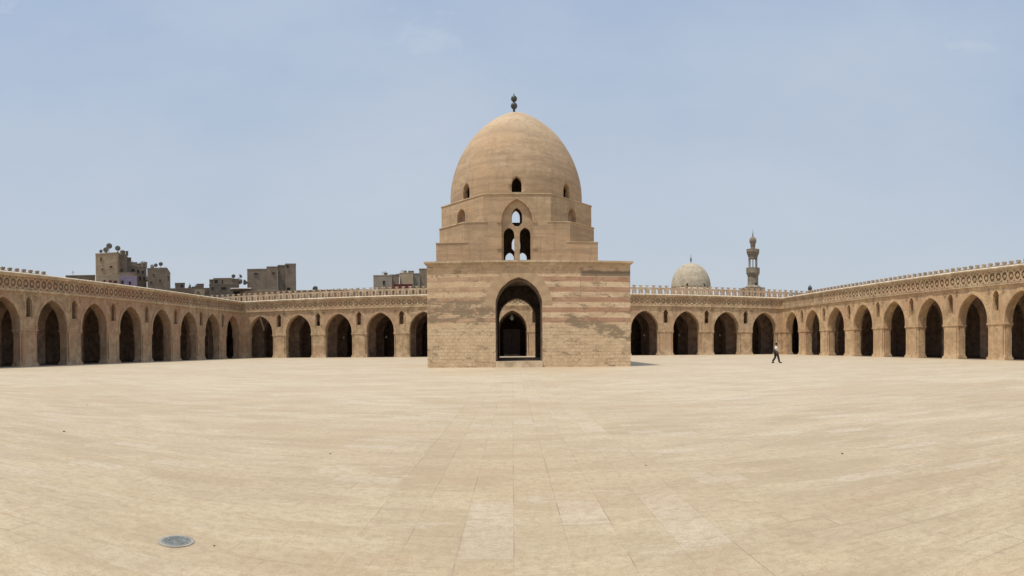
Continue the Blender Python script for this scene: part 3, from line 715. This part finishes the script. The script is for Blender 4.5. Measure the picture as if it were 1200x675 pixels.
bm = bmesh.new(); bmesh.ops.create_uvsphere(bm, u_segments=14, v_segments=10, radius=.105, matrix=Matrix.Translation((.045, 0, 1.665)) @ Matrix.Diagonal((1.0, .86, .92, 1)))
for v in list(bm.verts):
    if v.co.z < 1.60 or (v.co.x > .11 and v.co.z < 1.68): bm.verts.remove(v)
link('hair', bm, hairm, man, True)
for s, (x, y, z) in ((1, (.40, -.09, .05)), (-1, (-.25, .095, .05))):
    bm = bmesh.new(); bmesh.ops.create_uvsphere(bm, u_segments=12, v_segments=8, radius=.1, matrix=Matrix.Translation((x, y, z)) @ Matrix.Diagonal((1.35, .5, .5, 1)))
    link('shoe', bm, hairm, man, True)
bag = bmesh.new(); bmesh.ops.create_uvsphere(bag, u_segments=14, v_segments=10, radius=.13, matrix=Matrix.Translation((-.17, -.2, 1.02)) @ Matrix.Diagonal((1.0, .45, 1.2, 1)))
tube(bag, (-.2, -.2, 1.15), (.02, -.1, 1.50), .015); tube(bag, (.02, .04, 1.52), (.02, -.1, 1.50), .015)
bo = link('shoulder_bag', bag, bagm, None, True); bo.matrix_world = Matrix.Translation((man_at.x, man_at.y, .004)) @ Matrix.Rotation(R(-20), 4, 'Z'); tag(bo, 'dark shoulder bag carried behind the walking person', 'bag')

# ------------------------------------------------------------------ small things on the paving
dp = on_ground(206.5, 634.5)
dc = root('drain_cover', (dp.x, dp.y, 0.0), 0, 'round grey metal drain cover set in the paving at the lower left', 'drain cover')
gm = mat_plain('grey_cast_metal', (.24, .25, .235), .85, .0, .35, 30); rm = mat_plain('pale_cement', (.36, .32, .26), .9)
bm = bmesh.new(); lathe(bm, [(.112, -.02), (.112, .006), (.105, .009)], 0, 0, 32); 
for i in range(-4, 5):
    hwz = math.sqrt(max(.01 - (i * .02) ** 2, 0)); box(bm, -hwz, hwz, i * .02 - .004, i * .02 + .004, .009, .013)
link('lid', bm, gm, dc)
bm = bmesh.new(); n3 = 32
plate(bm, [(.145 * math.cos(i * 2 * math.pi / n3), .145 * math.sin(i * 2 * math.pi / n3)) for i in range(n3)], [[(.115 * math.cos(i * 2 * math.pi / n3), .115 * math.sin(i * 2 * math.pi / n3)) for i in range(n3)]], .001, .006, lambda u, d, z: (u, z, d))
link('rim', bm, rm, dc)
pm = mat_plain('dark_pebble', (.10, .07, .05), .9)
for (px, py, s, lab) in ((102, 475, .015, 'dark scrap of litter far out on the left paving'), (75, 506, .02, 'brown dry leaf lying on the left paving'), (757, 546, .010, 'tiny dark pebble on the paving right of the path'),
                         (387, 532, .010, 'tiny dark pebble near the left edge of the path'), (987, 532, .014, 'thin brown twig lying on the right paving'), (251, 640, .007, 'tiny black crumb beside the drain cover')):
    g = on_ground(px, py); bm = bmesh.new()
    bmesh.ops.create_icosphere(bm, subdivisions=2, radius=s, matrix=Matrix.Diagonal((1.3, .8, .45, 1)))
    for v in bm.verts: v.co += Vector((random.uniform(-1, 1), random.uniform(-1, 1), random.uniform(-.5, .5))) * s * .18
    o = link('pebble' if 'pebble' in lab or 'crumb' in lab else ('leaf' if 'leaf' in lab else ('twig' if 'twig' in lab else 'scrap')), bm, pm, None, True)
    o.location = (g.x, g.y, s * .4 + .003); tag(o, lab, 'pebble' if 'pebble' in lab or 'crumb' in lab else ('leaf' if 'leaf' in lab else ('twig' if 'twig' in lab else 'litter')))

# ------------------------------------------------------------------ the town beyond the left wing
def mat_brickwork(name, a, b, frame=(.30, .27, .23), fw=.0):
    n = N(name, .95); Pp = n.geo.outputs['Position']; uv, u, z = n.wall_uv()
    bc, bf = n.brick(uv, .9, .42, .05)
    mid = n.noise(Pp, .5, 6, .7, .4)
    c = n.mix(n.ramp(mid, .3, .7), a, b); c = n.mix(n.math('MULTIPLY', bc, .5), c, tuple(x * .7 for x in a))
    c = n.mix(n.ramp(n.noise(n.scale(Pp, (1, 1, .2)), .9, 6, .75), .5, .7, 0, .5), c, tuple(x * .6 for x in a))
    c = n.mix(n.ramp(n.noise(Pp, 1.7, 5, .7), .62, .7, 0, .5), c, frame)
    n.bump(n.math('ADD', mid, n.math('MULTIPLY', bf, -.5)), .5, .05)
    return n.col(c, (1.22, 1.12, .99))
B_tan = mat_brickwork('tan_brickwork', (.33, .265, .19), (.41, .335, .245)); B_grey = mat_brickwork('grey_brown_brickwork', (.235, .195, .155), (.305, .255, .205))
B_dark = mat_brickwork('dark_brickwork', (.175, .15, .125), (.23, .20, .17)); B_lilac = mat_brickwork('lilac_paint', (.34, .30, .42), (.42, .38, .50))
B_conc = mat_brickwork('bare_concrete', (.30, .275, .235), (.38, .345, .295)); B_green = mat_brickwork('teal_paint', (.20, .205, .18), (.26, .26, .225)); B_cream = mat_brickwork('cream_render', (.38, .32, .24), (.46, .40, .31))
winm = mat_plain('dark_window_glass', (.03, .032, .036), .35); redw = mat_plain('maroon_shutter', (.16, .05, .05), .8)
def frame_at(px0, px1, d):
    """a local frame facing the camera: centre on the ground, rotation, width"""
    a = at(px0, 400, d); b = at(px1, 400, d); a.z = b.z = 0
    c = (a + b) / 2; v = b - a
    return c, math.atan2(v.y, v.x), v.length
def zpx(x, y, d): return at(x, y, d).z
def volume(parent, name, px0, px1, ytop, d, m, depth=9, turn=0, z0=0, wins=(), mw=winm, parapet=True):
    c, rz, wd = frame_at(px0, px1, d); zt = zpx((px0 + px1) / 2, ytop, d)
    bm = bmesh.new(); box(bm, -wd / 2, wd / 2, 0, depth, z0, zt)
    if parapet:
        box(bm, -wd / 2 - .05, wd / 2 + .05, -.05, .15, zt, zt + .22); box(bm, -wd / 2 - .05, -wd / 2 + .12, .15, depth, zt, zt + .22); box(bm, wd / 2 - .12, wd / 2 + .05, .15, depth, zt, zt + .22)
    o = link(name, bm, m, parent); o.matrix_local = parent.matrix_basis.inverted() @ (Matrix.Translation(c) @ Matrix.Rotation(rz + turn, 4, 'Z'))
    k = wd / (px1 - px0)
    for (wx, wy, ww, wh) in wins:      # px centre and size in px
        lx = (wx - (px0 + px1) / 2) * k; lz = zpx(wx, wy, d); hw_, hh = ww * k / 2, wh * k / 2
        bm = bmesh.new(); t = .12
        box(bm, lx - hw_ - t, lx - hw_, -.08, .05, lz - hh - t, lz + hh + t); box(bm, lx + hw_, lx + hw_ + t, -.08, .05, lz - hh - t, lz + hh + t)
        box(bm, lx - hw_, lx + hw_, -.08, .05, lz + hh, lz + hh + t); box(bm, lx - hw_, lx + hw_, -.12, .05, lz - hh - t, lz - hh)
        f = link('window', bm, m, o); bm = bmesh.new(); box(bm, lx - hw_, lx + hw_, -.03, .04, lz - hh, lz + hh); link('pane', bm, mw, f)
    return o
def house(px, d, label):
    p = at(px, 400, d); return root('apartment_building', (p.x, p.y, 0), 0, label, 'building', 'town buildings beyond the arcades')
def clutter(parent, px0, px1, ytop, d, n, m, seed):
    rnd = random.Random(seed); c, rz, wd = frame_at(px0, px1, d); zt = zpx((px0 + px1) / 2, ytop, d) - .25
    for i in range(n):
        x = rnd.uniform(-.45, .45) * wd; s = rnd.uniform(.3, .9); h_ = rnd.uniform(.4, 1.2); y = rnd.uniform(.6, 5); bm = bmesh.new()
        if i % 3:
            nm_ = 'rooftop_box'; box(bm, x, x + s, y, y + s, zt, zt + h_); box(bm, x - .05, x + s + .05, y - .05, y + s + .05, zt + h_, zt + h_ + .06)
        elif i % 6 == 3:
            nm_ = 'water_tank'; lathe(bm, [(.45, zt), (.45, zt + .9), (.2, zt + 1.05)], x, y, 12)
        else:
            nm_ = 'antenna'; tube(bm, (x, y, zt), (x, y, zt + 1.7), .035)
            for q in range(4): tube(bm, (x - .35 + q * .06, y, zt + 1.2 + q * .14), (x + .35 - q * .06, y, zt + 1.2 + q * .14), .02, 4)
        o = link(nm_, bm, m, parent); o.matrix_local = parent.matrix_basis.inverted() @ (Matrix.Translation(c) @ Matrix.Rotation(rz, 4, 'Z'))
D1 = 125
b = house(128, D1, 'tall tan brick block with three big satellite dishes on its roof')
volume(b, 'wall', 112.7, 139, 297.5, D1, B_tan, 9, R(-16), wins=((119.5, 303.5, 1.8, 4.5), (121, 315.5, 2, 2.2), (131.5, 313, 3, 2.2)))
clutter(b, 114, 152, 296.4, D1 + 2, 12, B_dark, 3)
volume(b, 'shaded_side_wall', 139.2, 149.5, 299.2, D1 + 1, B_dark, 8, R(-4), wins=((144, 317, 1.6, 3),))  # shaded side of the tan block, its shade painted as darker brick
volume(b, 'rear_wall', 148, 154.8, 302.8, D1 + 4, B_dark, 7)  # far end of that side, shade again put into the brick colour
b = house(150, D1 - 10, 'low lilac painted house in front of the tall tan block')
volume(b, 'wall', 141, 161.5, 325.2, D1 - 10, B_lilac, 6, wins=((144.5, 331, 2.4, 4), (153, 332, 2.4, 4)))
volume(b, 'terrace', 138.5, 161, 320.6, D1 - 4, B_grey, 5)
b = house(128, D1 - 14, 'low pale house with maroon shutters below the tall tan block')
volume(b, 'wall', 117, 141, 323.8, D1 - 14, B_cream, 6, wins=((123.5, 329.5, 2.5, 3), (130.2, 330, 3.5, 3), (136, 330.6, 4.5, 3.6)), mw=redw)
b = house(163, D1 + 6, 'cluttered grey block with rooftop sheds between two brick blocks')
volume(b, 'wall', 154, 172.8, 313.5, D1 + 6, B_grey, 9, wins=((157, 317, 4, 3), (163, 318, 2.4, 3), (168.5, 319, 2.4, 3), (165, 326, 2.4, 4), (170, 326.5, 2, 3.6)))
volume(b, 'shed', 154.5, 162, 308.2, D1 + 9, B_conc, 4); volume(b, 'shed', 162.5, 171.5, 309.8, D1 + 8, B_dark, 4, wins=((169, 314.5, 4, 2.4),))
clutter(b, 155, 172, 311, D1 + 7, 20, B_conc, 5)
volume(b, 'balcony', 171.5, 175.5, 325, D1 + 2, B_conc, 3, 0, zpx(173, 328, D1 + 2))
b = house(184, D1, 'square grey brown brick block with two small satellite dishes')
volume(b, 'wall', 173.5, 196.6, 315, D1, B_grey, 9, R(-6), wins=((181, 322, 1.6, 2), (188.5, 329, 2, 2.6), (178, 331, 1.6, 2.2)))
volume(b, 'balcony', 195.8, 199, 324.5, D1 + 2, B_dark, 2, 0, zpx(197, 327.5, D1 + 2)); clutter(b, 175, 195, 314.5, D1 + 1, 5, B_dark, 8)
b = house(98, D1 + 5, 'low flat dark rooftop showing left of the tall tan block')
volume(b, 'wall', 78, 112.5, 323.6, D1 + 5, B_dark, 8); clutter(b, 82, 92, 323, D1 + 5, 3, B_dark, 11)
b = house(225, D1 + 20, 'long low grey house with two small rooftop huts')
volume(b, 'wall', 200, 246, 338.6, D1 + 20, B_grey, 8)
volume(b, 'hut', 206, 217.4, 332.4, D1 + 21, B_dark, 4, wins=((214, 335, 3, 3),)); volume(b, 'hut', 231.3, 239.6, 333.4, D1 + 21, B_dark, 4)
clutter(b, 220, 232, 338, D1 + 20, 12, B_dark, 4)
b = house(234, D1 + 12, 'small pale yellow house with an arched window')
c_, rz_, wd_ = frame_at(228.5, 240.5, D1 + 12); zt_ = zpx(234, 338.8, D1 + 12)
bm = bmesh.new(); plate(bm, [(-wd_ / 2, 0), (wd_ / 2, 0), (wd_ / 2, zt_), (-wd_ / 2, zt_)], [[(-wd_ * .36, zt_ - 3.2)] + arch(-wd_ * .12, wd_ * .24, zt_ - 1.6, zt_ - .5, 6) + [(wd_ * .12, zt_ - 3.2)]], 0, .4)
box(bm, -wd_ / 2, wd_ / 2, .41, 6, 0, zt_)
o = link('wall', bm, B_cream, b); o.matrix_local = b.matrix_basis.inverted() @ (Matrix.Translation(c_) @ Matrix.Rotation(rz_, 4, 'Z'))
b = house(262, D1 + 15, 'stepped grey house with a rooftop room and two satellite dishes')
volume(b, 'wall', 246, 281, 333.8, D1 + 12, B_dark, 8, wins=((250, 338, 2.5, 3), (263, 338, 6, 3))); volume(b, 'room', 251, 272.5, 326.8, D1 + 14, B_grey, 6, wins=((261.3, 330.5, 1.6, 4.6), (254, 330, 4, 4)))
volume(b, 'room', 246.4, 252, 328.4, D1 + 16, B_dark, 5); volume(b, 'room', 272.6, 280.6, 327.6, D1 + 14, B_dark, 5); clutter(b, 270, 292, 330, D1 + 16, 13, B_dark, 21)
b = house(283, D1 + 3, 'low teal house under a pale awning')
volume(b, 'wall', 270.6, 296, 339.2, D1 + 4, B_green, 6, wins=((278, 343.5, 8, 4),))
c_, rz_, wd_ = frame_at(270.6, 295, D1); z1_ = zpx(283, 337.4, D1); bm = bmesh.new()
A_ = [(-wd_ / 2, -1.2, z1_ - .35), (wd_ / 2, -1.2, z1_ - .35), (wd_ / 2, 3.8, z1_ + .25), (-wd_ / 2, 3.8, z1_ + .25)]
lo = [bm.verts.new(q) for q in A_]; hi = [bm.verts.new((x, y, z + .16)) for x, y, z in A_]
bm.faces.new(lo[::-1]); bm.faces.new(hi)
for i in range(4): bm.faces.new((lo[i], lo[(i + 1) % 4], hi[(i + 1) % 4], hi[i]))
o = link('awning', bm, mat_plain('pale_canvas', (.62, .5, .42), .9), b); o.matrix_local = b.matrix_basis.inverted() @ (Matrix.Translation(c_) @ Matrix.Rotation(rz_, 4, 'Z'))
b = house(305, D1 + 20, 'big windowless dark brick block rising highest above the left corner')
volume(b, 'wall', 290.6, 314.5, 316, D1 + 20, B_grey, 12, R(-3), wins=((301, 320.8, 4.4, 1.8),))
volume(b, 'wall', 313.5, 326.3, 313.2, D1 + 19.5, B_grey, 12, 0, wins=((321.3, 320.2, 2.4, 2.2),))
volume(b, 'wall', 326.4, 335.5, 311.5, D1 + 20.5, B_dark, 12); volume(b, 'wall', 335.4, 347.8, 309.8, D1 + 20, B_grey, 12, R(4), wins=((338, 312.3, 3.2, 3), (338.8, 339, 4, 4)))
b = house(313, D1 + 6, 'small pale house with two dark openings below the big dark block')
volume(b, 'wall', 303, 327, 340.6, D1 + 6, B_cream, 6, wins=((313, 343.6, 4, 3), (321, 343.4, 4, 3)))
b = house(453, D1 + 20, 'low grey house with a dark window just left of the pavilion')
volume(b, 'wall', 438.3, 460, 323.3, D1 + 20, B_conc, 8, wins=((450.6, 331.5, 2.4, 5),)); volume(b, 'wall', 459.6, 468.4, 322.6, D1 + 21, B_grey, 8, R(3))
clutter(b, 448, 467, 322.4, D1 + 21, 9, B_dark, 31)
b = house(477, D1 + 24, 'pale boxy house with a water tank beside the pavilion')
volume(b, 'wall', 469, 484.5, 320.4, D1 + 22, B_cream, 7, R(-5)); volume(b, 'wall', 484.4, 491.8, 321.2, D1 + 24, B_green, 7); volume(b, 'room', 479.3, 485.6, 318.3, D1 + 25, B_dark, 4)
clutter(b, 470, 484, 319.8, D1 + 23, 4, B_dark, 32); volume(b, 'terrace', 462, 484, 334, D1 + 14, redw, 4)
b = house(496, D1 + 26, 'taller grey brown house half hidden behind the pavilion')
volume(b, 'wall', 492, 512, 315.6, D1 + 26, B_grey, 8)
b = house(370, D1 + 10, 'low dark roof with a tilted panel behind the back arcade')
volume(b, 'wall', 352, 366, 342.2, D1 + 10, B_dark, 6)

c_, rz_, wd_ = frame_at(287, 512, 122); bm = bmesh.new(); zt_ = zpx(400, 341.2, 122)
bw = root('boundary_wall', c_, rz_, 'long low brown wall seen through the cresting of the back arcade, left of the pavilion', 'wall')
bw['kind'] = 'thing'
box(bm, -wd_ / 2, wd_ / 2, 0, .8, 0, zt_); link('wall', bm, M['stucco_left'], bw)
bm = bmesh.new(); box(bm, -wd_ / 2, wd_ / 2, -.08, .88, zt_ + .001, zt_ + .15); link('coping', bm, M['stucco_left'], bw)
dishm = mat_plain('grey_dish_metal', (.20, .20, .19), .6, .2)
def dish(px, py, r_px, d, face, label, squash=.62):
    p = at(px, py, d); r = r_px / F * d
    rt_ = root('satellite_dish', (p.x, p.y, p.z - r * 1.5), face, label, 'satellite dish', 'satellite dishes on the rooftops')
    bm = bmesh.new(); pr = [(r * t, .32 * r * t * t) for t in (.02, .3, .55, .8, 1.0)]; pr2 = [(a, z + .05 * r) for a, z in pr][::-1]
    lathe(bm, pr + pr2, 0, 0, 20)
    me_rot = Matrix.Translation((0, 0, r * 1.5)) @ Matrix.Rotation(R(-58), 4, 'Y') @ Matrix.Translation((0, 0, -.1 * r))
    bmesh.ops.transform(bm, matrix=me_rot, verts=bm.verts); link('reflector', bm, dishm, rt_, True)
    bm = bmesh.new(); tube(bm, (.1 * r, 0, -r * .9), (.1 * r, 0, r * 1.5), .09 * r); link('mast', bm, dishm, rt_)
    bm = bmesh.new(); tube(bm, me_rot @ Vector((r * .9, 0, .3 * r)), me_rot @ Vector((0, 0, 1.0 * r)), .04 * r); tube(bm, me_rot @ Vector((0, 0, 1.0 * r)), me_rot @ Vector((0, 0, 1.15 * r)), .1 * r)
    link('feed_arm', bm, dishm, rt_)
f1, f2 = R(-62), R(-50)
dish(127.8, 288.6, 3.6, D1 + 3, f1, 'largest and highest dish on the tall tan block')
dish(124.0, 293.0, 3.2, D1 + 1.5, f2, 'big dish just below the highest one on the tan block')
dish(137.8, 291.2, 3.3, D1 + 2, f1, 'round dish at the right edge of the tall tan block')
dish(118.3, 294.6, 2.1, D1 + 2, f2, 'small thin dish at the left edge of the tall tan block')
dish(182.6, 311.0, 2.3, D1 + 2, f2, 'left one of two dishes on the square grey brown block')
dish(188.4, 309.6, 2.5, D1 + 3, f1, 'right one of two dishes on the square grey brown block')
dish(273.6, 323.8, 2.4, D1 + 14, f1, 'dark dish above the rooftop room of the stepped grey house')
dish(281.6, 323.8, 2.4, D1 + 14, R(-120), 'tilted dish at the right end of the stepped grey house')
dish(369.5, 338.4, 3.2, D1 + 10, R(-60), 'dark dish just above the cresting of the back arcade, left of centre')

# ------------------------------------------------------------------ mausoleum dome, minarets beyond the back arcade
stone = mat_stucco('weathered_limestone', base=(.33, .275, .205), red=(.30, .23, .17), pale=(.40, .34, .26), dark=(.17, .14, .11), brick_amt=.2, streak=.6, gain=(.95, .95, .93))
tomb = mat_stucco('smooth_lime_render', base=(.42, .36, .27), red=(.41, .34, .25), pale=(.45, .39, .30), dark=(.33, .28, .21), brick_amt=0, streak=.5, gain=(1.15, 1.13, 1.08))
D2 = 150
p0 = at(810, 400, D2); k2 = D2 / F
mz = root('mausoleum', (p0.x, p0.y, 0), 0, 'smooth grey beige dome of a tomb rising behind the back arcade', 'mausoleum')
zb = zpx(810, 338.5, D2); zt = zpx(810, 308.3, D2); r = 23.3 * k2; hh = zt - zb
bm = bmesh.new(); lathe(bm, [(r * math.sqrt(max(1 - (i / 16) ** 2.15, 0)) if i else r, zb + hh * i / 16) for i in range(17)][:-1] + [(.3, zt - .02), (.05, zt + .1)], 0, 0, 48)
link('dome', bm, tomb, mz, True)
bm = bmesh.new(); lathe(bm, [(r * 1.0, 6), (r * 1.0, zb - .02)], 0, 0, 48); link('drum', bm, tomb, mz, True)
bm = bmesh.new(); box(bm, -r * 1.15, r * 1.15, -r * 1.15, r * 1.15, 0, zb - 3.5); link('base_walls', bm, stone, mz)
bm = bmesh.new(); lathe(bm, [(.12, zt), (.10, zt + .5), (.3, zt + .75), (.1, zt + 1.0), (.2, zt + 1.25), (.05, zt + 1.5), (.04, zt + 2.3)], 0, 0, 10); link('finial', bm, M['metal_dark'], mz, True)
for px in (799.5, 818):
    pw = at(px, 336.6, D2); lx = pw.x - p0.x; ly = -math.sqrt(max(r * r - lx * lx, 0)) - .02
    bm = bmesh.new(); plate(bm, [(lx - .5, pw.z - .8)] + arch(lx, .5, pw.z, pw.z + .7, 4) + [(lx + .5, pw.z - .8)], [], ly + .10, ly + .7); link('window', bm, winm, mz)

def minaret(px, d, label, s=1.0, zoff=None):
    p = at(px, 400, d); k = d / F
    Z = lambda y: zpx(px, y, d)
    m_ = root('minaret', (p.x, p.y, 0), R(10), label, 'minaret')
    bm = bmesh.new(); box(bm, -2.25, 2.25, -2.25, 2.25, 0, Z(337.2)); 
    for a in range(8):
        q = a * math.pi / 4 + math.pi / 8
    link('base_tower', bm, stone, m_)
    bm = bmesh.new(); lathe(bm, [(2.25, Z(337.1)), (1.75, Z(335)), (1.42, Z(334.4)), (1.40, Z(323.8))], 0, 0, 8); link('shaft', bm, stone, m_)
    bm = bmesh.new(); lathe(bm, [(1.42, Z(323.7)), (1.5, Z(322.8)), (1.56, Z(322.2)), (1.62, Z(321.2)), (1.76, Z(320.6)), (1.78, Z(319.6)), (1.80, Z(314.2)), (1.66, Z(314.2)), (1.66, Z(317.8)), (1.0, Z(317.8))], 0, 0, 16); link('balcony', bm, stone, m_)
    for i in range(8):
        a = i * math.pi / 4 + .2; bm = bmesh.new()
        lathe(bm, [(.17, Z(317.7)), (.13, Z(316.6)), (.13, Z(304.2)), (.2, Z(303.2))], 1.02 * math.cos(a), 1.02 * math.sin(a), 8); link('column', bm, stone, m_, True)
    bm = bmesh.new(); lathe(bm, [(1.2, Z(303.2)), (1.2, Z(301)), (1.32, Z(300.4)), (1.36, Z(299)), (1.52, Z(298.2)), (1.56, Z(297)), (1.68, Z(296)), (1.70, Z(292.4)), (1.56, Z(292.4)), (1.56, Z(294)), (.8, Z(294))], 0, 0, 16); link('upper_balcony', bm, stone, m_)
    bm = bmesh.new(); lathe(bm, [(.75, Z(294)), (.62, Z(292)), (.60, Z(288)), (.72, Z(287.3)), (.62, Z(286.5)), (.75, Z(285.3)), (.93, Z(283)), (.90, Z(280.6)), (.6, Z(278.4)), (.2, Z(277.3))], 0, 0, 16); link('bulb', bm, stone, m_, True)
    bm = bmesh.new(); lathe(bm, [(.12, Z(277.4)), (.18, Z(275.8)), (.08, Z(275)), (.14, Z(273.8)), (.05, Z(272.6)), (.04, Z(268.8))], 0, 0, 8); link('finial', bm, M['metal_dark'], m_, True)
    bm = bmesh.new(); zz = Z(333.2); plate(bm, [(-.28, zz - .5)] + arch(0, .28, zz, zz + .4, 3) + [(.28, zz - .5)], [], -1.46, -1.2); link('window', bm, winm, m_)
minaret(882.5, D2, 'slender stone minaret with two balconies behind the back arcade')
p = at(949.2, 400, 150); m2 = root('minaret', (p.x, p.y, 0), 0, 'small ribbed bulb top of a far minaret above the right corner', 'minaret')
Z = lambda y: zpx(949.2, y, 150)
bm = bmesh.new(); lathe(bm, [(.75, 0), (.6, Z(343)), (.42, Z(341)), (.36, Z(340.2))], 0, 0, 12); link('shaft', bm, stone, m2)
bm = bmesh.new(); lathe(bm, [(.36, Z(340.2)), (.5, Z(339.4)), (.56, Z(337.6)), (.42, Z(335.8)), (.15, Z(334.8)), (.04, Z(333.4))], 0, 0, 12); link('bulb', bm, M['metal_dark'], m2, True)
